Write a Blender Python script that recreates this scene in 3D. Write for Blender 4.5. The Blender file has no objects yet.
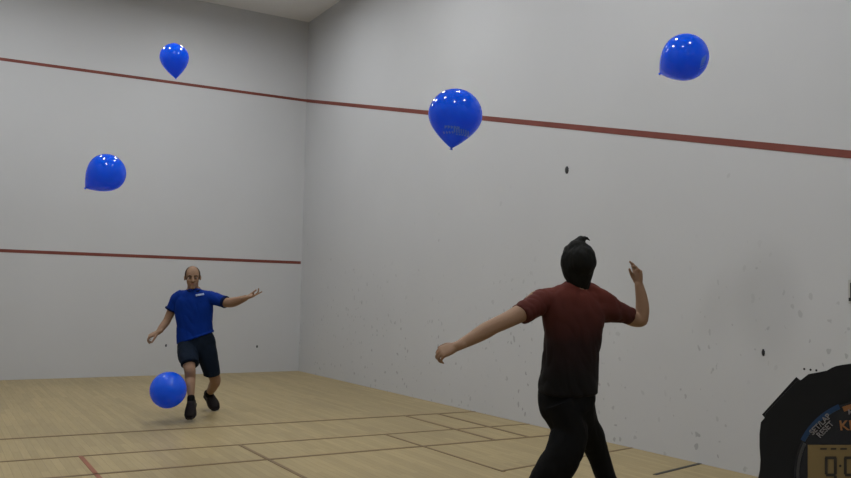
import bpy, bmesh, math, random
import numpy as np
from mathutils import Vector, Matrix, noise

S = bpy.context.scene
COL = S.collection
random.seed(7)

# ------------------------------------------------------------------ camera
CAM = Vector((-5.279, -12.895, 1.277))
YAW, PITCH, ROLL, FPX = 0.5363, 0.0684, 0.0195, 828.1
fw = Vector((math.sin(YAW)*math.cos(PITCH), math.cos(YAW)*math.cos(PITCH), math.sin(PITCH)))
r0 = Vector((math.cos(YAW), -math.sin(YAW), 0)); u0 = r0.cross(fw)
rt = r0*math.cos(ROLL)+u0*math.sin(ROLL); up = -r0*math.sin(ROLL)+u0*math.cos(ROLL)
cd = bpy.data.cameras.new('camera'); cam = bpy.data.objects.new('camera', cd); COL.objects.link(cam)
m = Matrix((rt, up, -fw)).transposed().to_4x4(); m.translation = CAM
cam.matrix_world = m
cd.sensor_fit = 'HORIZONTAL'; cd.sensor_width = 36; cd.lens = FPX*36/851; cd.clip_start = .02
S.camera = cam

# ------------------------------------------------------------------ world, exposure, lamps
S.view_settings.view_transform = 'Standard'; S.view_settings.look = 'None'
S.view_settings.gamma = 1; S.view_settings.exposure = 0.0
w = bpy.data.worlds.new('world'); S.world = w; w.use_nodes = True
w.node_tree.nodes['Background'].inputs[0].default_value = (.5, .5, .5, 1)
w.node_tree.nodes['Background'].inputs[1].default_value = .1
LAMP_POWER = 112.0
LAMP_XY = [(x, y) for y in (-2.2, -5.1, -8.3, -11.6) for x in (-1.9, -4.7)]
ROOM_X, ROOM_Y, ROOM_H = -6.6, -13.7, 5.87

def pt(px, py, d):      # a point of the court at forward distance d (metres) on the ray of a pixel
    return CAM + rt*((px-425.5)*d/FPX) + up*((239-py)*d/FPX) + fw*d

# ------------------------------------------------------------------ materials
def mat(name, col, rough=.6, spec=.5, **kw):
    M = bpy.data.materials.new(name); M.use_nodes = True
    b = M.node_tree.nodes['Principled BSDF']
    b.inputs['Base Color'].default_value = (*col, 1); b.inputs['Roughness'].default_value = rough
    b.inputs['Specular IOR Level'].default_value = spec*.8 if rough > .6 else spec
    for k, v in kw.items(): b.inputs[k.replace('_', ' ')].default_value = v
    return M
class N:
    def __init__(s, M): s.t = M.node_tree; s.b = s.t.nodes['Principled BSDF']
    def n(s, typ, **kw):
        o = s.t.nodes.new(typ)
        for k, v in kw.items(): setattr(o, k, v)
        return o
    def l(s, a, b): s.t.links.new(a, b)
    def math(s, op, a, b=None, c=None, clamp=False):
        o = s.n('ShaderNodeMath', operation=op, use_clamp=clamp)
        for i, v in enumerate((a, b, c)):
            if v is None: continue
            if isinstance(v, (int, float)): o.inputs[i].default_value = v
            else: s.l(v, o.inputs[i])
        return o.outputs[0]
    def mix(s, f, a, b, typ='MIX'):
        o = s.n('ShaderNodeMix', data_type='RGBA', blend_type=typ)
        for i, v in ((0, f), (6, a), (7, b)):
            if isinstance(v, (int, float)): o.inputs[i].default_value = v
            elif isinstance(v, tuple): o.inputs[i].default_value = (*v, 1)
            else: s.l(v, o.inputs[i])
        return o.outputs[2]
    def ramp(s, f, stops):
        o = s.n('ShaderNodeValToRGB'); s.l(f, o.inputs[0]); e = o.color_ramp.elements
        while len(e) < len(stops): e.new(.5)
        for q, (p, c) in zip(e, stops): q.position = p; q.color = (*c, 1) if len(c) == 3 else c
        return o.outputs[0]
    def noise(s, vec, scale, detail=3, rough=.5):
        o = s.n('ShaderNodeTexNoise'); o.inputs['Scale'].default_value = scale
        o.inputs['Detail'].default_value = detail; o.inputs['Roughness'].default_value = rough
        if vec is not None: s.l(vec, o.inputs['Vector'])
        return o.outputs['Fac']
    def pos(s): return s.n('ShaderNodeNewGeometry').outputs['Position']

WALLC = (.53, .535, .545)
def wall_material(name, scuffed):
    M = mat(name, WALLC, .55, .25); k = N(M); P = k.pos()
    f = k.noise(P, .7, 4); col = k.mix(f, tuple(c*.94 for c in WALLC), tuple(c*1.05 for c in WALLC))
    sep = k.n('ShaderNodeSeparateXYZ'); k.l(P, sep.inputs[0])
    if scuffed:
        # ball scuffs: small dark smudges gathered in bands low on the wall
        tot = None
        for sc, thr, st, hi in ((7.0, .22, .46, 2.3), (6.3, .15, .34, 2.9), (15.0, .30, .42, 1.9)):
            v = k.n('ShaderNodeTexVoronoi', feature='F1'); v.inputs['Scale'].default_value = sc
            mp = k.n('ShaderNodeMapping'); mp.inputs['Scale'].default_value = (1, 1, .7); mp.inputs['Location'].default_value = (sc, sc*.3, sc*.7)
            nz = k.n('ShaderNodeTexNoise'); nz.inputs['Scale'].default_value = 11; k.l(P, nz.inputs['Vector'])
            ad = k.n('ShaderNodeVectorMath', operation='MULTIPLY_ADD'); k.l(nz.outputs['Color'], ad.inputs[0]); ad.inputs[1].default_value = (.09,)*3; k.l(P, ad.inputs[2])
            k.l(ad.outputs[0], mp.inputs[0]); k.l(mp.outputs[0], v.inputs['Vector'])
            sepc = k.n('ShaderNodeSeparateColor'); k.l(v.outputs['Color'], sepc.inputs[0])
            pick = k.math('GREATER_THAN', sepc.outputs[0], .5)
            r = k.math('MULTIPLY', sepc.outputs[1], thr)
            d = k.math('SUBTRACT', r, v.outputs['Distance'])
            spot = k.math('MULTIPLY', d, 22, clamp=True)
            mask = k.math('MULTIPLY', spot, pick)
            patch = k.ramp(k.noise(P, 1.1, 2), [(.40, (.12, .12, .12)), (.56, (1, 1, 1))])
            mask = k.math('MULTIPLY', mask, patch)
            zr = k.n('ShaderNodeMapRange'); k.l(sep.outputs[2], zr.inputs[0])
            zr.inputs[1].default_value = hi; zr.inputs[2].default_value = hi-1.3
            mask = k.math('MULTIPLY', k.math('MULTIPLY', mask, zr.outputs[0]), st)
            tot = mask if tot is None else k.math('ADD', tot, mask, clamp=True)
        col = k.mix(tot, col, (.10, .10, .115))
        # one soft-edged, faintly darker grey patch mixed into the wall colour
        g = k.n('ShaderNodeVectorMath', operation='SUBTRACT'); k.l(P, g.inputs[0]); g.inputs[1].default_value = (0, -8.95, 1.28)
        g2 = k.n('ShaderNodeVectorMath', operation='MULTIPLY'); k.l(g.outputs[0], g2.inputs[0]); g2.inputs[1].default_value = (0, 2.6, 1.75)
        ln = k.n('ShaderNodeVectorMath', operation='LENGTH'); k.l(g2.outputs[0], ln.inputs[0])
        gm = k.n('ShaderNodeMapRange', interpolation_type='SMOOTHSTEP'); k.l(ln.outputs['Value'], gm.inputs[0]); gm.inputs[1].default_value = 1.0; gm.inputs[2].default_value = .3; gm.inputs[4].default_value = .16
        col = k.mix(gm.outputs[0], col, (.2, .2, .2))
    k.l(col, k.b.inputs['Base Color'])
    bp = k.n('ShaderNodeBump'); bp.inputs['Strength'].default_value = .08; k.l(k.noise(P, 40, 3), bp.inputs['Height']); k.l(bp.outputs[0], k.b.inputs['Normal'])
    return M
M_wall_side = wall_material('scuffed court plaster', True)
M_wall = wall_material('court plaster', False)
M_ceil = mat('ceiling paint', (.8, .79, .79), .8, .2)

def floor_material():
    M = mat('maple strip floor', (.4, .3, .2), .42, .3); k = N(M); P = k.pos()
    mp = k.n('ShaderNodeMapping'); mp.inputs['Rotation'].default_value = (0, 0, math.pi/2); k.l(P, mp.inputs[0])
    br = k.n('ShaderNodeTexBrick'); k.l(mp.outputs[0], br.inputs['Vector'])
    br.offset = .37; br.inputs['Scale'].default_value = 1; br.inputs['Brick Width'].default_value = .85; br.inputs['Row Height'].default_value = .057
    br.inputs['Mortar Size'].default_value = .0012; br.inputs['Mortar Smooth'].default_value = .3; br.inputs['Bias'].default_value = 0
    br.inputs['Color1'].default_value = (.41, .32, .162, 1); br.inputs['Color2'].default_value = (.335, .26, .129, 1); br.inputs['Mortar'].default_value = (.2, .15, .08, 1)
    st = k.n('ShaderNodeMapping'); st.inputs['Scale'].default_value = (1, .06, 1); k.l(P, st.inputs[0])
    gr = k.noise(st.outputs[0], 60, 4, .6)
    c = k.mix(k.math('MULTIPLY', gr, .35), br.outputs['Color'], (.25, .19, .10))
    big = k.ramp(k.noise(P, .5, 3), [(.3, (.9, .9, .9)), (.7, (1.08, 1.07, 1.04))])
    c = k.mix(1.0, c, big, 'MULTIPLY')
    k.l(c, k.b.inputs['Base Color'])
    rr = k.n('ShaderNodeMapRange'); k.l(gr, rr.inputs[0]); rr.inputs[3].default_value = .36; rr.inputs[4].default_value = .5; k.l(rr.outputs[0], k.b.inputs['Roughness'])
    return M
M_floor = floor_material()
M_red = mat('red court paint', (.18, .050, .037), .6, .25)
M_tape = mat('dark red floor paint', (.175, .115, .055), .5, .3)
M_tape_red = mat('orange red floor paint', (.27, .09, .045), .5, .3)
M_dark = mat('black rubber', (.012, .012, .014), .5, .4)

def worn(M, scale, amt):     # uneven wear in a painted line
    k = N(M); P = k.pos(); c = tuple(k.b.inputs['Base Color'].default_value)[:3]
    k.l(k.mix(k.noise(P, scale, 3), tuple(x*(1-amt) for x in c), tuple(x*(1+amt) for x in c)), k.b.inputs['Base Color'])
for q in (M_red, M_tape, M_tape_red): worn(q, 3, .3)

# ------------------------------------------------------------------ object helpers
def link(name, me, material, parent=None):
    o = bpy.data.objects.new(name, me)
    if material is not None and not me.materials: me.materials.append(material)
    COL.objects.link(o)
    if parent is not None:
        o.parent = parent
    return o
def rootpos(p):
    q = Vector((0, 0, 0))
    while p is not None: q += p.location; p = p.parent
    return q
def obj(name, bm, material, parent=None, smooth=True):
    if parent is not None: bmesh.ops.translate(bm, verts=bm.verts, vec=-rootpos(parent))
    me = bpy.data.meshes.new(name); bm.to_mesh(me); bm.free()
    for f in me.polygons: f.use_smooth = smooth
    return link(name, me, material, parent)
def tag(o, label=None, cat=None, group=None, kind=None):
    for k_, v in (('label', label), ('category', cat), ('group', group), ('kind', kind)):
        if v: o[k_] = v
    return o
def thing(name, loc, label, cat, group=None):
    o = bpy.data.objects.new(name, None); COL.objects.link(o); o.location = loc; o.empty_display_size = .1
    bpy.context.view_layer.update()
    return tag(o, label, cat, group)
def box(bm, lo, hi, M=None):
    vs = [bm.verts.new((x, y, z)) for x in (lo[0], hi[0]) for y in (lo[1], hi[1]) for z in (lo[2], hi[2])]
    for f in ((0, 1, 3, 2), (4, 6, 7, 5), (0, 4, 5, 1), (2, 3, 7, 6), (0, 2, 6, 4), (1, 5, 7, 3)): bm.faces.new([vs[i] for i in f])
    if M is not None: bmesh.ops.transform(bm, matrix=M, verts=vs)
    return vs
def beam(bm, a, b, wdt, h, n):    # flat strip from a to b, width across, thickness h along n
    a, b, n = Vector(a), Vector(b), Vector(n); t = (b-a).normalized(); s = t.cross(n).normalized()*wdt/2
    vs = [bm.verts.new(p+q+r) for p in (a, b) for q in (-s, s) for r in (Vector(), n*h)]
    for f in ((0, 1, 3, 2), (4, 6, 7, 5), (0, 4, 5, 1), (2, 3, 7, 6), (0, 2, 6, 4), (1, 5, 7, 3)): bm.faces.new([vs[i] for i in f])

# ------------------------------------------------------------------ the court shell
def struct(name, lo, hi, material, label=None):
    bm = bmesh.new(); box(bm, lo, hi); bmesh.ops.recalc_face_normals(bm, faces=bm.faces)
    return tag(obj(name, bm, material, smooth=False), label, kind='structure')
T = .2
struct('floor', (ROOM_X, ROOM_Y, -T), (0, 0, 0), M_floor, 'light maple strip floor of the court')
struct('ceiling', (ROOM_X, ROOM_Y, ROOM_H), (0, 0, ROOM_H+T), M_ceil, 'flat pale ceiling above the court')
struct('wall_front', (ROOM_X-T, 0, -T), (T, T, ROOM_H+T), M_wall, 'pale grey front wall behind the man in blue')
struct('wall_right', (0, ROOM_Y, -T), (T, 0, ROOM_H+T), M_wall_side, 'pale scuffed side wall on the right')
struct('wall_left', (ROOM_X-T, ROOM_Y, -T), (ROOM_X, 0, ROOM_H+T), M_wall)
struct('wall_back', (ROOM_X-T, ROOM_Y-T, -T), (T, ROOM_Y, ROOM_H+T), M_wall)

NT = [0]
def trim(a, b, wdt, n, material, label, h=.003, breaks=None):
    NT[0] += 1; bm = bmesh.new()
    if breaks:
        A, B = Vector(a), Vector(b)
        for t0, t1 in breaks: beam(bm, A.lerp(B, t0), A.lerp(B, t1), wdt, h, n)
    else: beam(bm, a, b, wdt, h, n)
    bmesh.ops.recalc_face_normals(bm, faces=bm.faces)
    return tag(obj('trim_%d' % NT[0], bm, material, smooth=False), label, kind='structure')
Z1F, Z2F = 1.79, 4.50
trim((ROOM_X, 0, 4.455), (0, 0, 4.52), .044, (0, -1, 0), M_red, 'upper red line across the front wall')
trim((ROOM_X, 0, 1.79), (-.02, 0, 1.785), .046, (0, -1, 0), M_red, 'lower red line across the front wall')
trim((0, 0, 4.52), (0, -12.9, 1.515), .054, (-1, 0, 0), M_red, 'sloping red line on the right side wall')
Z = (0, 0, 1); TP = .036
trim((ROOM_X, -4.93, 0), (0, -5.17, 0), TP, Z, M_tape, 'floor line farthest from the camera')
trim((ROOM_X, -5.96, 0), (0, -6.14, 0), TP*.7, Z, M_tape, 'faint thin second floor line')
trim((ROOM_X, -6.70, 0), (0, -6.78, 0), TP, Z, M_tape, 'third floor line across the court')
trim((-.88, -5.14, 0), (-.87, -6.77, 0), TP, Z, M_tape, 'short floor line joining two cross lines, further from the side wall')
trim((-.48, -5.15, 0), (-.49, -6.775, 0), TP, Z, M_tape, 'short floor line joining two cross lines, nearer the side wall')
trim((-1.63, -6.10, 0), (-1.60, -7.90, 0), TP*.7, Z, M_tape, 'thin side line of the service box')
trim((-1.61, -7.87, 0), (0, -7.58, 0), TP*.7, Z, M_tape, 'thin rear line of the service box')
trim((-2.99, -6.06, 0), (-2.97, ROOM_Y, 0), TP*.8, Z, M_tape, 'thin line down the middle of the floor')
trim((-4.23, -6.02, 0), (-4.23, -7.9, 0), TP*.9, Z, M_tape_red, 'orange red line at the left of the floor')
trim((0, -8.32, 0), (-1.55, -8.66, 0), TP*.9, Z, M_dark, 'broken dark line on the floor by the side wall', breaks=((0, .42), (.60, .74), (.93, 1)))

# small fittings and chips on the walls
def oval(name, c, n, rw, rh, th, material, label, cat, bump=.0):
    c, n = Vector(c), Vector(n); s = n.cross(Vector(Z)).normalized(); bm = bmesh.new(); K = 20; rings = []
    for j, (f, d) in enumerate(((1, 0), (1, .5), (.8, 1), (.0, 1.05))):
        rings.append([bm.verts.new(c+n*th*d+s*rw*f*math.cos(2*math.pi*i/K)*(1+.12*math.sin(3*i))+Vector(Z)*rh*f*math.sin(2*math.pi*i/K)) for i in range(K)])
    for a, b in zip(rings, rings[1:]):
        for i in range(K): bm.faces.new((a[i], a[(i+1) % K], b[(i+1) % K], b[i]))
    bm.faces.new(list(reversed(rings[0])))
    bmesh.ops.remove_doubles(bm, verts=bm.verts, dist=1e-6)
    bmesh.ops.recalc_face_normals(bm, faces=bm.faces)
    return tag(obj(name, bm, material), label, cat)
M_spot = mat('dark grey mark', (.045, .045, .047), .6, .2)
def on_side(px, py):
    d = rt*((px-425.5)/FPX)+up*((239-py)/FPX)+fw; t = (0-CAM.x)/d.x; return CAM+d*t
def on_front(px, py):
    d = rt*((px-425.5)/FPX)+up*((239-py)/FPX)+fw; t = (0-CAM.y)/d.y; return CAM+d*t
W = (-1, 0, 0); F = (0, -1, 0)
p = on_side(567, 170); oval('wall_plug', p, W, .026, .037, .008, M_spot, 'small oval dark plug high on the side wall under the sloping line', 'wall plug')
p = on_side(763.4, 352.5); oval('wall_plug', p, W, .013, .026, .006, M_dark, 'tiny black plug low on the side wall, left of the stopwatch top', 'wall plug')
p = on_front(166, 345.5); oval('wall_plug', p, F, .014, .022, .004, M_spot, 'tiny grey plug on the front wall left of the man in blue shorts', 'wall plug')
p = on_front(257, 346.5); oval('wall_plug', p, F, .014, .022, .004, M_spot, 'tiny grey plug on the front wall right of the man in blue shorts', 'wall plug')
for px, py, nm in ((804.3, 369.0, 'left'), (810.6, 369.8, 'middle'), (816.4, 370.4, 'right')):
    p = on_side(px, py); oval('wall_mark', p, W, .008, .008, .003, M_dark, 'tiny dark mark on the side wall just above the stopwatch, %s one of three' % nm, 'mark')['group'] = 'three tiny marks above the stopwatch'
# door pull at the right edge of the picture
pd = on_side(851.5, 291)
hd = thing('door_pull', (0, pd.y, pd.z), 'small black door pull on the side wall at the right edge', 'door pull')
bm = bmesh.new(); box(bm, (-.006, pd.y-.06, pd.z-.085), (0, pd.y+.018, pd.z+.075)); obj('plate', bm, mat('painted plate', (.42, .41, .39), .5), hd, False)
bm = bmesh.new(); box(bm, (-.012, pd.y-.04, pd.z-.055), (-.006, pd.y+.002, pd.z+.055)); box(bm, (-.02, pd.y-.012, pd.z-.068), (-.006, pd.y+.009, pd.z-.045)); obj('handle', bm, M_dark, hd, False)

# ceiling lamps
M_glow = mat('lamp diffuser', (1, 1, 1), .5); kk = N(M_glow)
kk.b.inputs['Emission Color'].default_value = (.955, .98, 1, 1); kk.b.inputs['Emission Strength'].default_value = LAMP_POWER
M_white = mat('white enamel', (.7, .7, .7), .4)
def lamp(x, y, label):
    t = thing('ceiling_light', (x, y, ROOM_H), label, 'ceiling light', 'round ceiling lights')
    bm = bmesh.new(); K = 32
    prof = [(.05, 0), (.26, 0), (.27, -.03), (.24, -.10), (.215, -.10), (.20, -.05), (.05, -.05)]
    rg = [[bm.verts.new((x+r*math.cos(2*math.pi*i/K), y+r*math.sin(2*math.pi*i/K), ROOM_H+z)) for i in range(K)] for r, z in prof]
    for a, b in zip(rg, rg[1:]+rg[:1]):
        for i in range(K): bm.faces.new((a[i], a[(i+1) % K], b[(i+1) % K], b[i]))
    bmesh.ops.recalc_face_normals(bm, faces=bm.faces); obj('housing', bm, M_white, t)
    bm = bmesh.new(); rg = [[bm.verts.new((x+.198*math.cos(2*math.pi*i/K), y+.198*math.sin(2*math.pi*i/K), ROOM_H+z)) for i in range(K)] for z in (-.056, -.085)]
    for i in range(K): bm.faces.new((rg[0][i], rg[0][(i+1) % K], rg[1][(i+1) % K], rg[1][i]))
    bm.faces.new(rg[1]); bm.faces.new(list(reversed(rg[0]))); bmesh.ops.recalc_face_normals(bm, faces=bm.faces)
    obj('diffuser', bm, M_glow, t, False)
rows = {-2.2: 'nearest the front wall', -5.1: 'second from the front wall', -8.3: 'third from the front wall', -11.6: 'farthest from the front wall'}
for x, y in LAMP_XY:
    lamp(x, y, 'round ceiling light, %s, on the %s side' % (rows[y], 'right' if x > -3 else 'left'))

# ------------------------------------------------------------------ body modelling tools
def catmull(P, n):
    out = []
    for i in range(len(P)-1):
        a, b, c, d = P[max(i-1, 0)], P[i], P[i+1], P[min(i+2, len(P)-1)]
        for j in range(n):
            t = j/n
            out.append(.5*((2*b)+(c-a)*t+(2*a-5*b+4*c-d)*t*t+(3*b-a-3*c+d)*t**3))
    out.append(P[-1]); return out
def loft(bm, st, side, n=4, K=20, rc=True, frame='path', power=2.0):
    """closed tube through stations (point, half width along side, half depth)"""
    A = [np.array([*s[0], s[1], s[2]], float) for s in st]
    C = catmull(A, n); pts = [Vector(c[:3]) for c in C]; side = Vector(side); rings = []
    N_ = len(C)
    for i, c in enumerate(C):
        t = (pts[min(i+1, N_-1)]-pts[max(i-1, 0)]).normalized()
        s = (side-t*side.dot(t)).normalized(); d = t.cross(s).normalized()
        rings.append((pts[i], t, s, d, max(c[3], .001), max(c[4], .001)))
    full = []
    if rc:
        p, t, s, d, a, b = rings[0]; e = min(a, b)
        for q in (1, .85, .55): full.append((p-t*e*q*.9, s, d, a*math.sqrt(max(1-q*q, .01)), b*math.sqrt(max(1-q*q, .01))))
    for p, t, s, d, a, b in rings: full.append((p, s, d, a, b))
    if rc:
        p, t, s, d, a, b = rings[-1]; e = min(a, b)
        for q in (.55, .85, 1): full.append((p+t*e*q*.9, s, d, a*math.sqrt(max(1-q*q, .01)), b*math.sqrt(max(1-q*q, .01))))
    R = []
    for p, s, d, a, b in full:
        r = []
        for i in range(K):
            an = 2*math.pi*i/K; ca, sa = math.cos(an), math.sin(an)
            ca = math.copysign(abs(ca)**(2/power), ca); sa = math.copysign(abs(sa)**(2/power), sa)
            r.append(bm.verts.new(p+s*a*ca+d*b*sa))
        R.append(r)
    for a, b in zip(R, R[1:]):
        for i in range(K): bm.faces.new((a[i], a[(i+1) % K], b[(i+1) % K], b[i]))
    bm.faces.new(list(reversed(R[0]))); bm.faces.new(R[-1])
def ell(bm, c, ax, r, sub=3):
    """ellipsoid: centre, three axis vectors, radii"""
    res = bmesh.ops.create_icosphere(bm, subdivisions=sub, radius=1)
    for v in res['verts']: v.co = Vector(c)+ax[0]*v.co.x*r[0]+ax[1]*v.co.y*r[1]+ax[2]*v.co.z*r[2]
def fuse(bm, voxel, smooth=3, fac=.5, wrinkle=None):
    """one continuous surface out of overlapping closed pieces"""
    bmesh.ops.recalc_face_normals(bm, faces=bm.faces)
    me = bpy.data.meshes.new('tmp'); bm.to_mesh(me); bm.free()
    o = bpy.data.objects.new('tmp', me); COL.objects.link(o)
    r = o.modifiers.new('r', 'REMESH'); r.mode = 'VOXEL'; r.voxel_size = voxel
    if smooth:
        s = o.modifiers.new('s', 'SMOOTH'); s.factor = fac; s.iterations = smooth
    dg = bpy.context.evaluated_depsgraph_get(); dg.update()
    m2 = bpy.data.meshes.new_from_object(o.evaluated_get(dg))
    out = bmesh.new(); out.from_mesh(m2)
    bpy.data.objects.remove(o); bpy.data.meshes.remove(me); bpy.data.meshes.remove(m2)
    if wrinkle:
        amp, sc, seed = wrinkle; out.normal_update()
        for v in out.verts:
            q = v.co+v.normal*0
            a = noise.noise(Vector((q.x*sc, q.y*sc, q.z*sc*.55))+Vector((seed, 0, 0)))
            b = noise.noise(Vector((q.x*sc*2.3+q.z*sc, q.y*sc*2.3, q.z*sc*.9))+Vector((0, seed, 0)))
            v.co += v.normal*amp*(a+.6*(abs(b)*2-.5))
    return out
def hand(bm, wrist, direction, back, thumb, curls, s=1.0, spread=.10, thumb_out=.9, thumb_curl=.3):
    """palm, four unequal bent fingers and a thumb; back = direction of the hand's back, thumb = side of the thumb"""
    d = Vector(direction).normalized(); b = Vector(back); b = (b-d*b.dot(d)).normalized()
    x = d.cross(b); x = x if x.dot(Vector(thumb)) > 0 else -x
    w0 = Vector(wrist)
    loft(bm, [(w0-d*.03*s, .027*s, .020*s), (w0+d*.012*s, .029*s, .019*s), (w0+d*.045*s, .038*s, .018*s), (w0+d*.085*s, .041*s, .0145*s)], x, n=3, K=16, power=2.4)
    ell(bm, w0+d*.035*s+x*.022*s-b*.008*s, (x, d, b), (.016*s, .030*s, .015*s), 2)
    L = (.074, .083, .077, .060); R = (.0088, .0092, .0086, .0076)
    for i in range(4):
        off = (.029, .010, -.010, -.029)[i]; back_ = (.0, .004, .0, -.008)[i]
        base = w0+x*off*s+d*(.086+back_)*s; ang = 0
        dirn = (d+x*off/.03*spread).normalized(); p = base-dirn*.018*s
        st = [(p, R[i]*s*1.05, R[i]*s*1.05), (base, R[i]*s*1.08, R[i]*s*1.05)]; q = base
        for j, fr in enumerate((.46, .30, .24)):
            ang += curls[i]*(.8, 1.1, .7)[j]
            v = dirn*math.cos(ang)-b*math.sin(ang)
            q = q+v*L[i]*fr*s; rr = R[i]*s*(1-.1*(j+1)); st.append((q, rr, rr))
        loft(bm, st, x, n=3, K=10)
    v0 = (d*.75+x*thumb_out-b*.35).normalized(); p = w0+x*.020*s+d*.018*s-b*.004*s; st = [(p, .0125*s, .0125*s)]
    q = p
    for j, l in enumerate((.042, .032, .026)):
        v = (v0+(d*.9-b*.5-x*.4)*thumb_curl*j).normalized(); q = q+v*l*s; rr = (.0118, .0102, .0085)[j]*s; st.append((q, rr, rr))
    loft(bm, st, b, n=3, K=10)
def head(bm, c, X, Y, Zf, s=1.0):
    """skull, jaw, nose, brow, ears; X to the head's image right, Y up, Zf to the face"""
    ax = (X, Y, Zf); P = lambda x, y, z: Vector(c)+(X*x+Y*y+Zf*z)*s
    E = lambda x, y, z, a, b, d, sub=3: ell(bm, P(x, y, z), ax, (a*s, b*s, d*s), sub)
    E(0, .030, -.010, .076, .090, .096); E(0, -.030, .022, .062, .078, .066); E(0, -.052, .030, .050, .052, .052)
    E(0, -.096, .058, .027, .020, .024); E(0, .022, .072, .050, .013, .016, 2); E(0, -.07, .068, .027, .016, .018, 2)
    for k_ in (-1, 1):
        E(k_*.078, -.004, -.006, .010, .030, .018, 2); E(k_*.040, -.022, .060, .022, .018, .020, 2); E(k_*.010, -.032, .092, .009, .008, .010, 2)
    loft(bm, [(P(0, .016, .082), .009*s, .008*s), (P(0, -.010, .096), .010*s, .010*s), (P(0, -.030, .106), .013*s, .012*s)], X, n=3, K=12)

# people are laid out in the court by depth in front of the camera
def A(px, py, d): return pt(px, py, d)

M_skin = mat('skin', (.3, .2, .13), .6, .25); kk = N(M_skin)
kk.l(kk.mix(kk.noise(kk.pos(), 9, 3), (.225, .132, .078), (.30, .185, .12)), kk.b.inputs['Base Color'])
kk.b.inputs['Subsurface Weight'].default_value = .08; kk.b.inputs['Subsurface Radius'].default_value = (.01, .004, .002)
def cloth(name, col, rough=.85):
    M = mat(name, col, rough, .12); k = N(M); f = k.noise(k.pos(), 14, 4)
    k.l(k.mix(f, tuple(c*.85 for c in col), tuple(c*1.15 for c in col)), k.b.inputs['Base Color'])
    bp = k.n('ShaderNodeBump'); bp.inputs['Strength'].default_value = .15; bp.inputs['Distance'].default_value = .01
    k.l(k.noise(k.pos(), 30, 4), bp.inputs['Height']); k.l(bp.outputs[0], k.b.inputs['Normal'])
    return M
M_blue_shirt = cloth('royal blue knit', (.002, .024, .20))
M_blue_dark = cloth('navy knit trim', (.004, .010, .05))
M_navy = cloth('dark navy cloth', (.006, .011, .021))
M_black = cloth('black cloth', (.0055, .0055, .006))
M_shoe = mat('black shoe', (.009, .006, .006), .7, .2)
M_sole = mat('shoe sole', (.018, .014, .014), .7, .2)
M_hair_b = mat('short brown hair', (.05, .03, .02), .8, .2)
M_hair = mat('black hair', (.007, .007, .006), .7, .15)
M_eye = mat('eye white', (.25, .21, .19), .3); M_iris = mat('dark iris', (.03, .018, .012), .3)
M_lip = mat('lips', (.30, .12, .09), .5)
def ombre():
    M = mat('dyed ombre knit', (.1, .02, .01), .8, .2); k = N(M); P = k.pos()
    sp = k.n('ShaderNodeSeparateXYZ'); k.l(P, sp.inputs[0])
    z = k.math('ADD', sp.outputs[2], k.math('MULTIPLY', k.noise(P, 5, 4), .12))
    mr = k.n('ShaderNodeMapRange'); k.l(z, mr.inputs[0]); mr.inputs[1].default_value = .88; mr.inputs[2].default_value = 1.46
    c = k.ramp(mr.outputs[0], [(0, (.006, .0055, .006)), (.35, (.016, .0065, .0065)), (.7, (.068, .016, .012)), (1, (.135, .030, .020))])
    k.l(c, k.b.inputs['Base Color'])
    bp = k.n('ShaderNodeBump'); bp.inputs['Strength'].default_value = .2; bp.inputs['Distance'].default_value = .01
    k.l(k.noise(P, 26, 4), bp.inputs['Height']); k.l(bp.outputs[0], k.b.inputs['Normal'])
    return M
M_ombre = ombre()
def shoe(name, ankle, toe_dir, sole_n, root, L=.27, wd=.047):
    """sole, upper with a toe box and a collar; ankle joint, direction of the toes, up normal of the sole"""
    d = Vector(toe_dir).normalized(); n = Vector(sole_n); n = (n-d*n.dot(d)).normalized(); x = d.cross(n)
    B = Vector(ankle)-n*.085-d*.055     # heel point on the sole
    bm = bmesh.new()
    prof = [(.0, .030, .030), (.03, wd*.80, .040), (.09, wd*.78, .048), (.15, wd*.95, .036), (.20, wd, .026), (.245, wd*.75, .018)]
    for k_ in range(1): loft(bm, [(B+d*t*L/.27+n*(h+.008), a, h) for t, a, h in prof], x, n=4, K=18)
    loft(bm, [(B+d*.055+n*.05, .036, .042), (B+d*.052+n*.095, .040, .044)], x, n=3, K=16, rc=False)
    up_ = obj('shoe', fuse(bm, .006, 3), M_shoe, root)
    bm = bmesh.new(); K = 14; prof2 = [(-.012, .022), (.02, wd*.85), (.09, wd*.80), (.15, wd*1.0), (.20, wd*1.05), (.25, wd*.75), (.27, .02)]
    tl, tr, bl, br = [], [], [], []
    for t, a in prof2:
        c = B+d*t*L/.27
        tl.append(bm.verts.new(c-x*a+n*.020)); tr.append(bm.verts.new(c+x*a+n*.020)); bl.append(bm.verts.new(c-x*a)); br.append(bm.verts.new(c+x*a))
    for i in range(len(prof2)-1):
        bm.faces.new((tl[i], tr[i], tr[i+1], tl[i+1])); bm.faces.new((bl[i], bl[i+1], br[i+1], br[i]))
        bm.faces.new((tl[i], tl[i+1], bl[i+1], bl[i])); bm.faces.new((tr[i], br[i], br[i+1], tr[i+1]))
    bm.faces.new((tl[0], bl[0], br[0], tr[0])); bm.faces.new((tl[-1], tr[-1], br[-1], bl[-1]))
    bmesh.ops.recalc_face_normals(bm, faces=bm.faces)
    obj('sole', bm, M_sole, up_)
    return up_

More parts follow.
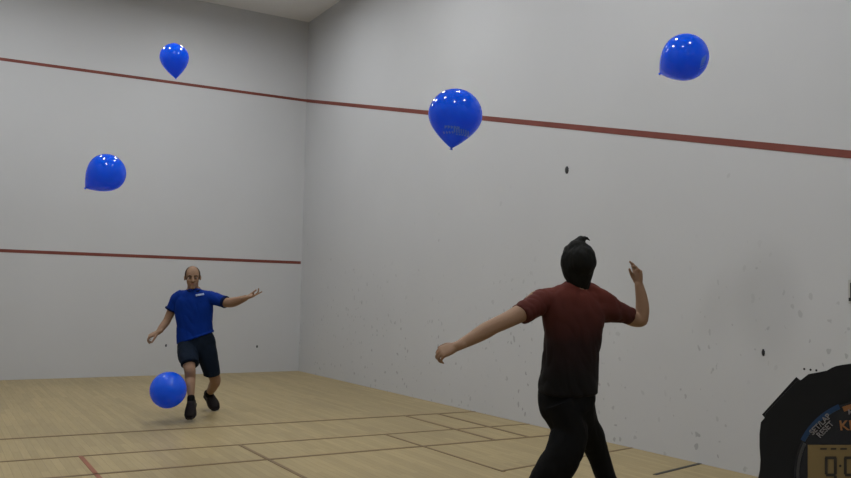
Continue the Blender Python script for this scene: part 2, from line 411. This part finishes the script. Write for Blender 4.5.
# ------------------------------------------------------------------ the man in blue, striding toward the camera
#   depth: support (rear) foot 9.15 m, kicking foot 8.4 m, trunk 8.75 m
D = 8.62
base = A(200, 410, 8.75); base.z = 0
man = thing('person', base, 'bald person in royal blue polo and dark shorts kicking a balloon, arms spread', 'person')
Xr, Yu, Zf = rt, up, -fw                                   # image right, up, toward the camera
HZ = (CAM-A(192.6, 277.6, D)); HZ = (HZ.normalized()-Yu*.06+Xr*.03).normalized(); HX = Yu.cross(HZ).normalized(); HY = HZ.cross(HX)
hc = A(192.6, 277.6, D-.06)
bm = bmesh.new()
head(bm, hc, HX, HY, HZ, 1.0)
loft(bm, [(A(193.2, 296, D+.02), .062, .060), (A(193.0, 288, D), .056, .058), (A(192.8, 279, D-.02), .055, .058)], Xr, n=3)
# trunk
loft(bm, [(A(199, 349, D+.0), .150, .105), (A(198, 338, D+.0), .150, .105), (A(196, 325, D), .150, .105), (A(194.5, 308, D), .165, .115), (A(194, 297, D), .150, .100), (A(193.5, 291.5, D+.01), .085, .07)], Xr, n=4, K=24)
# his right arm (left in view), hanging out from the side, hand half closed
loft(bm, [(A(177, 297, D), .054, .055), (A(173.5, 306, D+.02), .048, .050), (A(168, 318.5, D+.0), .040, .042), (A(165.8, 322.5, D-.02), .040, .040), (A(161.5, 328, D-.08), .036, .036), (A(158.2, 332.5, D-.12), .027, .027)], Xr, n=4)
hand(bm, A(158.4, 332.0, D-.12), (-.88*Xr-.42*Yu+.25*Zf), (-.35*Xr+.80*Yu+.35*Zf), (.3*Xr-.4*Yu+.9*Zf), (.75, .95, .9, .8), 1.1, .14, .9, .3)
# his left arm (right in view), held out level, palm up
loft(bm, [(A(211, 297, D), .055, .055), (A(218, 300.5, D-.02), .050, .050), (A(226, 302.4, D-.08), .050, .048), (A(232.5, 302.3, D-.12), .051, .048), (A(239, 300.4, D-.2), .042, .040), (A(246.0, 297.8, D-.28), .030, .026)], Yu, n=4)
hand(bm, A(245.6, 297.8, D-.275), (.93*Xr+.26*Yu+.25*Zf), (-.95*Yu+.3*Xr-.1*Zf), (Zf*-.2+.75*Yu-.5*Xr), (.08, .45, .10, .55), 1.08, .24, 1.0, .1)
# kicking leg (left in view)
loft(bm, [(A(189, 344, D+.0), .085, .088), (A(187.5, 354, D-.12), .078, .080), (A(189, 365, D-.25), .062, .062), (A(190, 371, D-.29), .056, .056), (A(190.2, 378, D-.27), .052, .056), (A(190.4, 385, D-.34), .047, .056), (A(191, 394, D-.39), .034, .036), (A(191.2, 400.5, D-.42), .031, .034)], Xr, n=4)
# supporting leg (right in view), knee bent, heel lifted
loft(bm, [(A(205, 345, D+.02), .085, .088), (A(208, 358, D-.0), .080, .080), (A(213, 373, D+.02), .062, .062), (A(215.2, 380, D+.06), .058, .058), (A(213.8, 385, D+.17), .054, .058), (A(210.6, 391.0, D+.27), .042, .042), (A(208.8, 394.3, D+.30), .035, .035)], Xr, n=4)
body = obj('body', fuse(bm, .0055, 3), M_skin, man)
# hair band round the sides and back, bald on top
def hair_band():
    bm = bmesh.new(); ax = (HX, HY, HZ); s = .98
    ell(bm, hc+(HY*.030-HZ*.012)*s, ax, (.0805*s, .0925*s, .0985*s), 5)
    for v in list(bm.verts):
        q = v.co-hc; x, y, z = q.dot(HX)/s, q.dot(HY)/s, q.dot(HZ)/s
        front = .038 if abs(x) > .045 else .02
        lim = .040 if y < .06 else .040-(y-.06)*.45
        if z > lim or y < -.045 or (z > -.03 and abs(x) < .052-.25*max(0, y-.06) and y > .05): bm.verts.remove(v)
    bmesh.ops.solidify(bm, geom=bm.faces, thickness=.004)
    return bm
obj('hair', hair_band(), M_hair_b, body)
for k_ in (-1, 1):
    bm = bmesh.new(); ell(bm, hc+HX*k_*.030+HY*.002+HZ*.0765, (HX, HY, HZ), (.0125, .0070, .0115), 3)
    e = obj('eye', bm, M_eye, body)
    bm = bmesh.new(); ell(bm, hc+HX*k_*.030+HY*.001+HZ*.0855, (HX, HY, HZ), (.0075, .0078, .005), 2); obj('iris', bm, M_iris, e)
    bm = bmesh.new(); loft(bm, [(hc+HX*k_*(.014)+HY*.021+HZ*.090, .003, .004), (hc+HX*k_*.032+HY*.025+HZ*.087, .003, .005), (hc+HX*k_*.050+HY*.019+HZ*.076, .002, .003)], HZ, n=3, K=8)
    obj('eyebrow', bm, M_hair_b, body)
bm = bmesh.new(); loft(bm, [(hc-HX*.024-HY*.060+HZ*.078, .003, .003), (hc-HY*.059+HZ*.0885, .005, .007), (hc+HX*.024-HY*.060+HZ*.078, .003, .003)], HZ, n=4, K=10); obj('mouth', bm, M_lip, body)
# polo shirt
bm = bmesh.new()
loft(bm, [(A(195.6, 337.6, D), .200, .147), (A(194.8, 334, D), .186, .134), (A(194.6, 322, D), .180, .132), (A(194.2, 309, D), .196, .138), (A(194.0, 299, D), .188, .126), (A(193.6, 294.2, D), .150, .100), (A(193.4, 291.2, D+.01), .082, .078)], Xr, n=4, K=32, rc=False, power=2.3)
loft(bm, [(A(182, 296.5, D), .075, .078), (A(177.6, 298.5, D), .070, .074), (A(174.0, 306, D+.015), .067, .070), (A(172.3, 309.8, D+.015), .066, .067)], Xr, n=4, rc=False)
loft(bm, [(A(204, 297.2, D), .075, .080), (A(211, 297.8, D), .074, .076), (A(218.5, 300, D-.03), .066, .066), (A(225.6, 302.0, D-.08), .060, .060)], Yu, n=4, rc=False)
loft(bm, [(A(179, 296, D), .05, .065), (A(186, 294.2, D), .045, .07), (A(193.5, 295.8, D), .040, .075), (A(201, 294.0, D), .045, .07), (A(209, 295.4, D), .05, .065)], Yu, n=4)
shirt = obj('shirt', fuse(bm, .007, 7, wrinkle=(.008, 6, 3)), M_blue_shirt, man)
bm = bmesh.new()
loft(bm, [(A(193.4, 292.2, D-.002), .088, .084), (A(193.2, 289.4, D-.004), .074, .076)], Xr, n=2, rc=False)
ell(bm, A(189.6, 291.8, D-.085), (Xr*.8-Yu*.6, Yu*.8+Xr*.6, Zf), (.040, .014, .010), 2); ell(bm, A(197.2, 291.8, D-.085), (Xr*.8+Yu*.6, Yu*.8-Xr*.6, Zf), (.040, .014, .010), 2)
obj('collar', fuse(bm, .006, 2), M_blue_dark, shirt)
# pale name badge print on the chest
bm = bmesh.new(); c = A(200.1, 294.4, D-.116)
for i in range(5):
    beam(bm, c+Xr*(-.042+.017*i)+Yu*(-.010+.003*i), c+Xr*(-.028+.017*i)+Yu*(-.006+.003*i), .020-.002*(i % 2), .012, Zf)
obj('chest_logo', bm, mat('pale print', (.45, .55, .75), .6), shirt, False)
for nm, cc, rr, ax_ in (('sleeve_band', (A(171.9, 308.8, D+.015), A(171.1, 310.4, D+.015)), .070, Xr), ('sleeve_band', (A(224.2, 301.6, D-.07), A(226.0, 302.3, D-.084)), .0645, Yu)):
    bm = bmesh.new(); loft(bm, [(cc[0], rr, rr), (cc[1], rr, rr*.98)], ax_, n=2, rc=False); obj(nm, fuse(bm, .006, 1), M_blue_dark, shirt)
# shorts
bm = bmesh.new()
loft(bm, [(A(195.3, 333, D), .165, .118), (A(196.5, 342, D), .198, .140), (A(197, 350, D), .190, .135)], Xr, n=4, K=30)
loft(bm, [(A(188, 345, D-.02), .108, .115), (A(188, 354, D-.13), .104, .112), (A(189.6, 361, D-.22), .092, .100), (A(190.2, 364.5, D-.25), .090, .096)], Xr, n=4, rc=False)
loft(bm, [(A(204.5, 345, D), .112, .118), (A(208, 358, D-.01), .104, .110), (A(211.4, 370, D+.01), .088, .098), (A(212.0, 374.5, D+.02), .086, .096)], Xr, n=4, rc=False)
obj('shorts', fuse(bm, .007, 3, wrinkle=(.006, 8, 9)), M_navy, man)
# socks and shoes
for st in ([(A(191, 397.5, D-.41), .038, .040), (A(191.2, 401, D-.42), .037, .040)], [(A(210.2, 391.5, D+.28), .041, .043), (A(208.8, 394.3, D+.30), .040, .042)]):
    bm = bmesh.new(); loft(bm, st, Xr, n=3); obj('sock', bm, M_black, man)
hz = Vector((Zf.x, Zf.y, 0)).normalized(); hx = Vector((Xr.x, Xr.y, 0)).normalized()
shoe('kick', A(191.0, 400.3, D-.42), hz*.84-Vector(Z)*.45+hx*.16, Vector(Z)*.9+hz*.45, man, .26, .055)
shoe('rear', A(208.8, 392.2, D+.34), hz*.55+hx*.50-Vector(Z)*.46, Vector(Z)*.8+hz*.4, man, .27, .058)

# ------------------------------------------------------------------ the man in the ombre shirt, seen from behind
D = 4.65
Zb = fw                                                   # he faces away from the camera
base = A(578, 510, 4.75); base.z = 0
man = thing('person', base, 'dark haired person seen from behind in maroon fading shirt and black trousers', 'person')
# facing away and a little to the right
BX = (Xr*.93+fw*.36).normalized()
HX = (Xr*.96+fw*.25-Yu*.03).normalized(); HY = (Yu-fw*.30+Xr*.04); HY = (HY-HX*HY.dot(HX)).normalized(); HZ = -HX.cross(HY)
if HZ.dot(fw) < 0: HZ = -HZ
hc = A(578.4, 264.0, D)
bm = bmesh.new()
head(bm, hc, HX, HY, HZ, .98)
loft(bm, [(A(577, 303, D+.02), .085, .070), (A(578.5, 291, D+.01), .066, .062), (A(579.5, 282, D+.015), .052, .054), (A(579, 268, D), .058, .060)], BX, n=4)
loft(bm, [(A(567, 408, D), .10, .08), (A(568, 390, D), .12, .09), (A(571, 360, D), .135, .10), (A(573, 330, D), .150, .11), (A(575, 305, D), .145, .095), (A(577, 293, D), .09, .07)], BX, n=4, K=24)
# left arm, reaching down and back, relaxed hand
loft(bm, [(A(538, 300, D-.02), .056, .058), (A(523, 311.5, D-.12), .050, .052), (A(505, 321, D-.20), .044, .044), (A(494, 326, D-.24), .042, .041), (A(484, 331.5, D-.27), .043, .041), (A(470, 339.5, D-.32), .034, .032), (A(457, 346.3, D-.36), .024, .026)], Yu, n=5)
hand(bm, A(457.5, 346.0, D-.355), (-.93*Xr-.36*Yu-.05*fw), (-.30*Xr+.72*Yu+.0*fw-.62*fw), (-.7*Yu-.2*Xr+.5*fw), (.95, .9, .85, .75), 1.02, .14, .9, .35)
# right arm, elbow out, forearm raised
loft(bm, [(A(606, 304, D+.06), .056, .058), (A(620, 312, D+.12), .050, .051), (A(633, 319, D+.18), .044, .044), (A(640.5, 320.0, D+.20), .042, .044)], Yu, n=4)
loft(bm, [(A(641.0, 320.0, D+.20), .041, .044), (A(642.4, 309, D+.20), .040, .041), (A(641.4, 297, D+.20), .034, .035), (A(638.8, 284.0, D+.20), .0245, .026)], Xr, n=4)
hand(bm, A(638.9, 284.3, D+.20), (Yu*.97-.12*Xr), (Xr*.80+.1*Yu+.5*fw), (-.3*Xr+.9*fw-.2*Yu), (.20, .42, .65, .80), .90, .05, .15, .9)
# legs in mid stride
loft(bm, [(A(562, 402, D), .075, .085), (A(568, 428, D-.04), .068, .072), (A(562.5, 456, D-.08), .062, .062), (A(549, 478, D-.06), .055, .055), (A(536, 498, D+.04), .048, .050), (A(527, 511, D+.12), .038, .040)], Xr, n=4)
loft(bm, [(A(577, 404, D+.02), .075, .085), (A(583, 424, D+.08), .062, .070), (A(590.5, 436, D+.13), .056, .062), (A(598, 455, D+.19), .048, .050), (A(606.5, 478, D+.20), .044, .048), (A(619, 506, D+.22), .038, .040)], Xr, n=4)
body = obj('body', fuse(bm, .0042, 3, .5), M_skin, man)
for k_ in (-1, 1):      # face, turned away from the camera
    bm = bmesh.new(); ell(bm, hc+HX*k_*.030+HY*.002+HZ*.0765, (HX, HY, HZ), (.0125, .0070, .0115), 3); e = obj('eye', bm, M_eye, body)
    bm = bmesh.new(); ell(bm, hc+HX*k_*.030+HY*.001+HZ*.0855, (HX, HY, HZ), (.0075, .0078, .005), 2); obj('iris', bm, M_iris, e)
bm = bmesh.new(); loft(bm, [(hc-HX*.024-HY*.060+HZ*.078, .003, .003), (hc-HY*.059+HZ*.0885, .005, .007), (hc+HX*.024-HY*.060+HZ*.078, .003, .003)], HZ, n=4, K=10); obj('mouth', bm, M_lip, body)
# thick hair swept up to a curl at the crown
bm = bmesh.new()
ell(bm, hc+HY*.028-HZ*.014-Xr*.004, (HX, HY, HZ), (.087, .102, .112), 4)
loft(bm, [(A(579.8, 283.8, D-.010), .060, .058), (A(578.8, 276, D-.015), .080, .072), (A(577.6, 267, D-.01), .093, .085), (A(577.4, 257, D), .091, .090), (A(578.6, 249, D), .072, .080), (A(579.8, 243.5, D+.01), .043, .058), (A(581.5, 240.0, D+.01), .026, .035)], Xr, n=5, K=28)
ell(bm, A(574.5, 250, D), (Xr, Yu, fw), (.062, .040, .060), 3)
loft(bm, [(A(577, 247.5, D), .052, .052), (A(580.3, 242.0, D), .033, .036), (A(583.2, 238.8, D), .017, .020), (A(587.0, 238.4, D), .0085, .011), (A(590.2, 240.8, D), .0035, .005)], fw, n=5, K=12)
hb = fuse(bm, .005, 3)
hb.normal_update()
for v in hb.verts:
    q = v.co*38; v.co += v.normal*.0045*(noise.noise(Vector((q.x, q.y, q.z*.4)))+.5*noise.noise(Vector((q.x*2.5, q.y*2.5, q.z*.8))))
    rel = v.co-hc                                        # keep the face clear
    if rel.dot(HZ) > .04 and rel.dot(HY) < .05: v.co -= HZ*(rel.dot(HZ)-.04)
obj('hair', hb, M_hair, body)
# shirt
bm = bmesh.new()
loft(bm, [(A(567.8, 392.5, D), .167, .125), (A(568.0, 385, D), .165, .125), (A(569.8, 362, D), .158, .125), (A(571.6, 342, D), .163, .125), (A(573, 324, D), .172, .128), (A(573.8, 309, D), .176, .120), (A(575, 298, D), .150, .098), (A(577, 289.5, D+.01), .100, .076), (A(578.8, 285.0, D+.012), .072, .066)], (Xr*.985+fw*.17), n=5, K=36, rc=False, power=2.3)
loft(bm, [(A(553, 303, D), .070, .085), (A(541, 302, D-.02), .070, .078), (A(531, 307, D-.08), .064, .070), (A(520, 315.0, D-.135), .060, .064)], Yu, n=5, rc=False)
loft(bm, [(A(594, 308, D+.03), .080, .090), (A(606, 308.5, D+.06), .074, .076), (A(618, 312, D+.11), .068, .068), (A(629.8, 316.2, D+.16), .058, .060)], Yu, n=5, rc=False)
loft(bm, [(A(544, 299.5, D-.02), .052, .062), (A(556, 298, D-.01), .060, .075), (A(577, 297, D+.01), .066, .085), (A(594, 299, D+.03), .062, .078), (A(608, 303, D+.06), .055, .065)], Yu, n=4)
loft(bm, [(A(556, 297.5, D), .045, .06), (A(567, 290.5, D+.01), .045, .06), (A(577, 287, D+.01), .05, .06), (A(590, 290.5, D+.02), .045, .06), (A(601, 297.5, D+.04), .045, .06)], Yu, n=4)
obj('shirt', fuse(bm, .0055, 9, wrinkle=(.011, 7, 5)), M_ombre, man)
# trousers
bm = bmesh.new()
loft(bm, [(A(567.4, 388, D), .158, .118), (A(566.6, 398, D), .160, .125), (A(566.0, 408, D), .150, .13), (A(567, 416, D), .125, .12)], Xr, n=4, K=32)
loft(bm, [(A(560, 402, D-.02), .110, .125), (A(567.5, 421, D-.04), .092, .11), (A(569, 434, D-.05), .104, .105), (A(562.5, 456, D-.08), .103, .100), (A(549, 478, D-.06), .100, .095), (A(536, 498, D+.04), .078, .08), (A(527, 511, D+.12), .066, .07)], Xr, n=5, rc=False, K=26)
loft(bm, [(A(577, 404, D+.02), .098, .12), (A(583, 424, D+.08), .088, .10), (A(590.5, 436, D+.13), .082, .088), (A(598, 455, D+.19), .064, .075), (A(606.5, 478, D+.20), .060, .07), (A(619, 506, D+.22), .058, .065)], Xr, n=5, rc=False, K=26)
obj('trousers', fuse(bm, .006, 4, wrinkle=(.006, 8, 2)), M_black, man)
fa = Vector((fw.x, fw.y, 0)).normalized()
for ax_, d_, dep in ((526, 512, D+.12), (620, 508, D+.22)):
    q = A(ax_, d_, dep); q.z = .088
    shoe('shoe', q, fa+hx*.1, Vector(Z), man, .28, .05)

# ------------------------------------------------------------------ balloons
M_balloon = mat('blue latex', (.0, .15, 1.0), .12, .42, Coat_Weight=.6, Coat_Roughness=.035); kk = N(M_balloon)
tr_ = kk.n('ShaderNodeBsdfTranslucent'); tr_.inputs[0].default_value = (.0, .2, 1, 1)
mx_ = kk.n('ShaderNodeMixShader'); mx_.inputs[0].default_value = .42
kk.l(kk.b.outputs[0], mx_.inputs[1]); kk.l(tr_.outputs[0], mx_.inputs[2]); kk.l(mx_.outputs[0], kk.t.nodes['Material Output'].inputs[0])
M_print = mat('pale print on latex', (.11, .31, .88), .3)
BP = [(0, -.98), (.10, -.97), (.26, -.935), (.48, -.85), (.70, -.69), (.88, -.45), (.97, -.22), (1.0, -.02), (.98, .18), (.91, .40), (.79, .63), (.63, .86), (.46, 1.06), (.29, 1.24), (.15, 1.37), (.06, 1.45)]
def balloon(c, axis, R, stretch, label, marks=None, marks_up=None):
    """axis: from the centre to the nozzle; R: half width"""
    c = Vector(c); a = Vector(axis).normalized(); t = thing('balloon', c, label, 'balloon', 'blue balloons in the air over the court')
    x = a.orthogonal().normalized(); y = a.cross(x); K = 48
    prof = catmull([np.array(q, float) for q in BP], 4)
    bm = bmesh.new(); rg = []
    for r, h in prof:
        rg.append([bm.verts.new(c+(x*math.cos(2*math.pi*i/K)+y*math.sin(2*math.pi*i/K))*max(r, .0)*R+a*h*R*(stretch if h > 0 else 1)) for i in range(K)])
    for p_, q_ in zip(rg, rg[1:]):
        for i in range(K): bm.faces.new((p_[i], p_[(i+1) % K], q_[(i+1) % K], q_[i]))
    bm.faces.new(rg[-1]); bmesh.ops.remove_doubles(bm, verts=bm.verts, dist=1e-5); bmesh.ops.recalc_face_normals(bm, faces=bm.faces)
    if bm.calc_volume(signed=True) < 0: bmesh.ops.reverse_faces(bm, faces=bm.faces)
    o = obj('envelope', bm, M_balloon, t)
    # knot and rolled lip
    bm = bmesh.new(); e = c+a*R*1.445*stretch; rg = []
    for r, h in ((.06, -.01), (.035, .015), (.042, .03), (.035, .045), (.06, .07), (.066, .08), (.055, .083), (.015, .07)):
        rg.append([bm.verts.new(e+(x*math.cos(2*math.pi*i/16)+y*math.sin(2*math.pi*i/16))*r*R+a*h*R) for i in range(16)])
    for p_, q_ in zip(rg, rg[1:]):
        for i in range(16): bm.faces.new((p_[i], p_[(i+1) % 16], q_[(i+1) % 16], q_[i]))
    bm.faces.new(rg[0]); bm.faces.new(rg[-1]); bmesh.ops.recalc_face_normals(bm, faces=bm.faces)
    obj('knot', bm, M_balloon, t)
    if marks:
        # pale print wrapped on the latex: small strokes given as image-plane offsets, laid on the near surface
        from mathutils.bvhtree import BVHTree
        tmp = bmesh.new(); tmp.from_mesh(o.data); bv = BVHTree.FromBMesh(tmp)
        bm = bmesh.new()
        for (x0, y0, x1, y1, wd) in marks:
            n_ = 5; prev = None
            dx, dy = x1-x0, y1-y0; L_ = math.hypot(dx, dy) or 1; ox, oy = -dy/L_*wd/2, dx/L_*wd/2
            for j in range(n_+1):
                u_ = j/n_; row = []
                for sg in (-1, 1):
                    q = marks_up[0]*((x0+dx*u_+ox*sg)*R)+marks_up[1]*((y0+dy*u_+oy*sg)*R)
                    org = q+marks_up[2]*R*3
                    h, nn, ii, dd = bv.ray_cast(org, -marks_up[2])
                    if h is None: row = None; break
                    row.append(bm.verts.new(h+nn*.0012+c))
                if row and prev: bm.faces.new((prev[0], prev[1], row[1], row[0]))
                prev = row
        tmp.free()
        pr = obj('print', bm, M_print, t)
    return t
balloon(A(174.3, 57.3, 8.3), -Yu*.95-Zf*.25, .142, 1.0, 'small blue balloon just above the upper red line of the front wall')
balloon(A(106.8, 172.5, 7.4), -Xr*.80-Yu*.55-Zf*.1, .168, .98, 'blue balloon tilted with knot at lower left, level with mid front wall')
random.seed(3)
mk = []
for i in range(5): mk.append((-.36+.10*i, -.20-.012*i+random.uniform(-.02, .02), -.31+.10*i, -.27-.012*i, .035)); mk.append((-.36+.10*i, -.29-.01*i, -.29+.10*i, -.22-.01*i, .03))
for i in range(7): mk.append((-.06+.075*i, -.28-.015*i, -.045+.075*i, -.44-.012*i, .035))
for i in range(4): mk.append((-.40+.09*i, -.40, -.36+.09*i, -.47, .04))
for i in range(6): mk.append((.0+.09*i, -.50-.008*i, .06+.09*i, -.505-.008*i, .035))
mk = [(a*1.12+.0, b-.27, c*1.12+.0, d-.27, e*1.25) for a, b, c, d, e in mk]
balloon(A(455.3, 115.2, 4.45), -Yu*.99-Xr*.12+Zf*.10, .146, .84, 'largest blue balloon with faint printing, crossing the sloping red line on the side wall', mk, (Xr, Yu, Zf))
mk = [(.42+.06*i, -.55+.08*i, .46+.06*i, -.20+.05*i, .035) for i in range(4)] + [(.40, -.62+.09*i, .58, -.52+.09*i, .03) for i in range(4)]
balloon(A(685.0, 57.2, 4.9), -Xr*.53-Yu*.34-Zf*.78, .139, .95, 'round blue balloon near the top right, above the sloping red line', mk, (Xr, Yu, Zf))
balloon(A(168.3, 390.0, 8.0), Xr*.35-Yu*.30-Zf*.85, .176, .9, 'blue balloon being kicked, just above the floor beside the shoe')

# ------------------------------------------------------------------ stopwatch in the foreground
DW = .26
M_case = mat('black plastic case', (.012, .0115, .011), .55, .3)
M_face = mat('glossy black face', (.008, .008, .010), .25, .5)
M_lcd = mat('lcd glass', (.31, .215, .085), .45, .25)
M_seg = mat('lcd segment', (.035, .025, .012), .5)
M_wblue = mat('blue ring', (.01, .05, .13), .5); M_wor = mat('orange print', (.38, .15, .04), .5); M_wwh = mat('white print', (.30, .27, .26), .5)
wc = A(868, 474, DW)
wn = (CAM-wc).normalized(); wx = (rt-wn*rt.dot(wn)).normalized(); wy = wn.cross(wx)
watch = thing('stopwatch', wc, 'black plastic digital stopwatch close to the camera in the lower right corner', 'stopwatch')
def wp(px, py, h=0.0):      # drawing units of the watch face, h = height above the face
    q = A(px, py, DW)-CAM; q = q*((wc-CAM).dot(wn)/q.dot(wn)); return CAM+q+wn*h
def prism(bm, outline, h0, h1, bevel=0.0):
    """outline in pixels at the watch's plane -> solid between heights h0 and h1 toward the camera"""
    cx = sum(p[0] for p in outline)/len(outline); cy = sum(p[1] for p in outline)/len(outline)
    lay = [(1, h0), (1, h1-bevel)]
    if bevel: lay += [(1-bevel*260/100*.55, h1-bevel*.3), (1-bevel*260/100*1.2, h1)]
    R = []
    for s, h in lay: R.append([bm.verts.new(wp(cx+(x-cx)*s, cy+(y-cy)*s, h)) for x, y in outline])
    n = len(outline)
    for a, b in zip(R, R[1:]):
        for i in range(n): bm.faces.new((a[i], a[(i+1) % n], b[(i+1) % n], b[i]))
    bm.faces.new(list(reversed(R[0]))); bm.faces.new(R[-1]); bmesh.ops.recalc_face_normals(bm, faces=bm.faces)
half = [(868, 361.5), (858, 362.2), (851, 363), (843, 364), (836, 365.3), (831.6, 367), (826.5, 370), (816.5, 372), (808, 373.5), (800.5, 379.4)]
chf = [(796, 380.5), (764.5, 413.5)]
low = [(763.5, 418), (760, 422), (758.6, 434), (758.6, 446), (759.6, 460), (759, 470), (757, 480), (760, 500), (768, 522), (782, 545), (800, 562), (824, 577), (848, 585), (868, 587)]
left = half+chf+low
outline = left+[(2*868-x, y) for x, y in reversed(left[1:-1])]
bm = bmesh.new(); prism(bm, outline, -.016, 0, .003); obj('case', bm, M_case, watch, False)
def button(pts_, name='button'):
    bm = bmesh.new(); prism(bm, pts_, -.012, -.002, .0); obj(name, bm, M_case, watch, False)
b1 = [(761.3, 414.2), (795.8, 376.3), (800.6, 380.2), (765.5, 419.0)]
button(b1); button([(2*868-x, y) for x, y in reversed(b1)])
ring = lambda r, a0, a1, n, cx=868, cy=474: [(cx+r*math.cos(math.radians(a0+(a1-a0)*i/n)), cy-r*math.sin(math.radians(a0+(a1-a0)*i/n))) for i in range(n+1)]
bm = bmesh.new(); prism(bm, ring(74, 0, 357, 60), 0, .0008); obj('face', bm, M_face, watch, False)
def band(r0, r1, a0, a1, h0, h1, material, name, par=watch):
    bm = bmesh.new(); n = 24; A_ = ring(r0, a0, a1, n); B_ = ring(r1, a0, a1, n)
    V = [[bm.verts.new(wp(*q, h)) for q in L_] for L_, h in ((A_, h0), (A_, h1), (B_, h1), (B_, h0))]
    for k_ in range(3):
        for i in range(n): bm.faces.new((V[k_][i], V[k_][i+1], V[k_+1][i+1], V[k_+1][i]))
    bmesh.ops.recalc_face_normals(bm, faces=bm.faces); obj(name, bm, material, par, False)
band(70.5, 75.5, 113, 153, .0006, .0014, M_wblue, 'blue_arc'); band(70.5, 75.5, 27, 67, .0006, .0014, M_wblue, 'blue_arc')
band(66.5, 71.5, 70, 111, .0006, .0014, M_wor, 'orange_arc')
band(68.6, 71.4, 154, 206, .0006, .0012, mat('grey rim', (.06, .055, .05), .4), 'rim')
bm = bmesh.new(); prism(bm, [(808, 445), (928, 445), (928, 530), (808, 530)], .0006, .0014); lcd = obj('screen', bm, M_lcd, watch, False)
def text(s, px, py, size_px, ang, material, name, par=watch, bold=.02, align='CENTER'):
    cu = bpy.data.curves.new('t', 'FONT'); cu.body = s; cu.size = size_px*DW/FPX; cu.extrude = .00012; cu.offset = bold*cu.size
    cu.align_x = align; cu.align_y = 'CENTER'; o = bpy.data.objects.new('t', cu); COL.objects.link(o)
    dg = bpy.context.evaluated_depsgraph_get(); dg.update(); me = bpy.data.meshes.new_from_object(o.evaluated_get(dg)); bpy.data.objects.remove(o)
    bm = bmesh.new(); bm.from_mesh(me); bpy.data.meshes.remove(me)
    M_ = Matrix((wx, wy, wn)).transposed().to_4x4(); M_.translation = wp(px, py, .0016)
    bm.transform(M_ @ Matrix.Rotation(math.radians(ang), 4, 'Z')); obj(name, bm, material, par, False)
text('SET/LAP', 820.5, 424.6, 7.6, 43, M_wwh, 'lettering'); text('RESET', 825.4, 429.8, 7.6, 43, M_wwh, 'lettering')
text('KI', 839.3, 426.3, 13.5, 0, M_wor, 'lettering', align='LEFT')
text('M', 851.0, 412.5, 7, 0, M_wwh, 'lettering')
# seven-segment digits, a colon and the small indicator row on the screen
def seg_digit(x0, y0, w_, h_, which, name='digit'):
    bm = bmesh.new(); t = w_*.24
    R = dict(a=(x0+.5, y0, x0+w_-.5, y0+t), g=(x0+1.2, y0+h_/2-t/2, x0+w_-1.2, y0+h_/2+t/2), d=(x0+.5, y0+h_-t, x0+w_-.5, y0+h_),
             f=(x0, y0+1.2, x0+t, y0+h_/2-.5), b=(x0+w_-t, y0+1.2, x0+w_, y0+h_/2-.5), e=(x0, y0+h_/2+.5, x0+t, y0+h_-1.2), c=(x0+w_-t, y0+h_/2+.5, x0+w_, y0+h_-1.2))
    for s in which:
        a, b, c, d = R[s]; prism(bm, [(a, b), (c, b), (c, d), (a, d)], .0013, .0017)
    obj(name, bm, M_seg, lcd, False)
seg_digit(825, 456.5, 12, 37, 'abcdfg'); seg_digit(844, 456.5, 12, 37, 'abcdfg'); seg_digit(866, 456.5, 12, 37, 'abcdef'); seg_digit(885, 456.5, 12, 37, 'abcdef')
bm = bmesh.new(); prism(bm, ring(1.3, 0, 330, 11, 840.4, 466), .0013, .0017); prism(bm, ring(1.3, 0, 330, 11, 840.4, 484), .0013, .0017); obj('colon', bm, M_seg, lcd, False)
for x0, x1 in ((820.5, 827), (831, 836.5), (840.5, 847), (851, 858)):
    bm = bmesh.new(); prism(bm, [(x0, 448.2), (x1, 448.2), (x1, 449.8), (x0, 449.8)], .0013, .0017); obj('indicator', bm, M_seg, lcd, False)
# crown button and cord loop on the top of the case (above the picture's edge of it)
bm = bmesh.new(); prism(bm, [(846, 366), (848, 362.5), (888, 362.5), (890, 366)], -.012, -.004); obj('button', bm, M_case, watch, False)
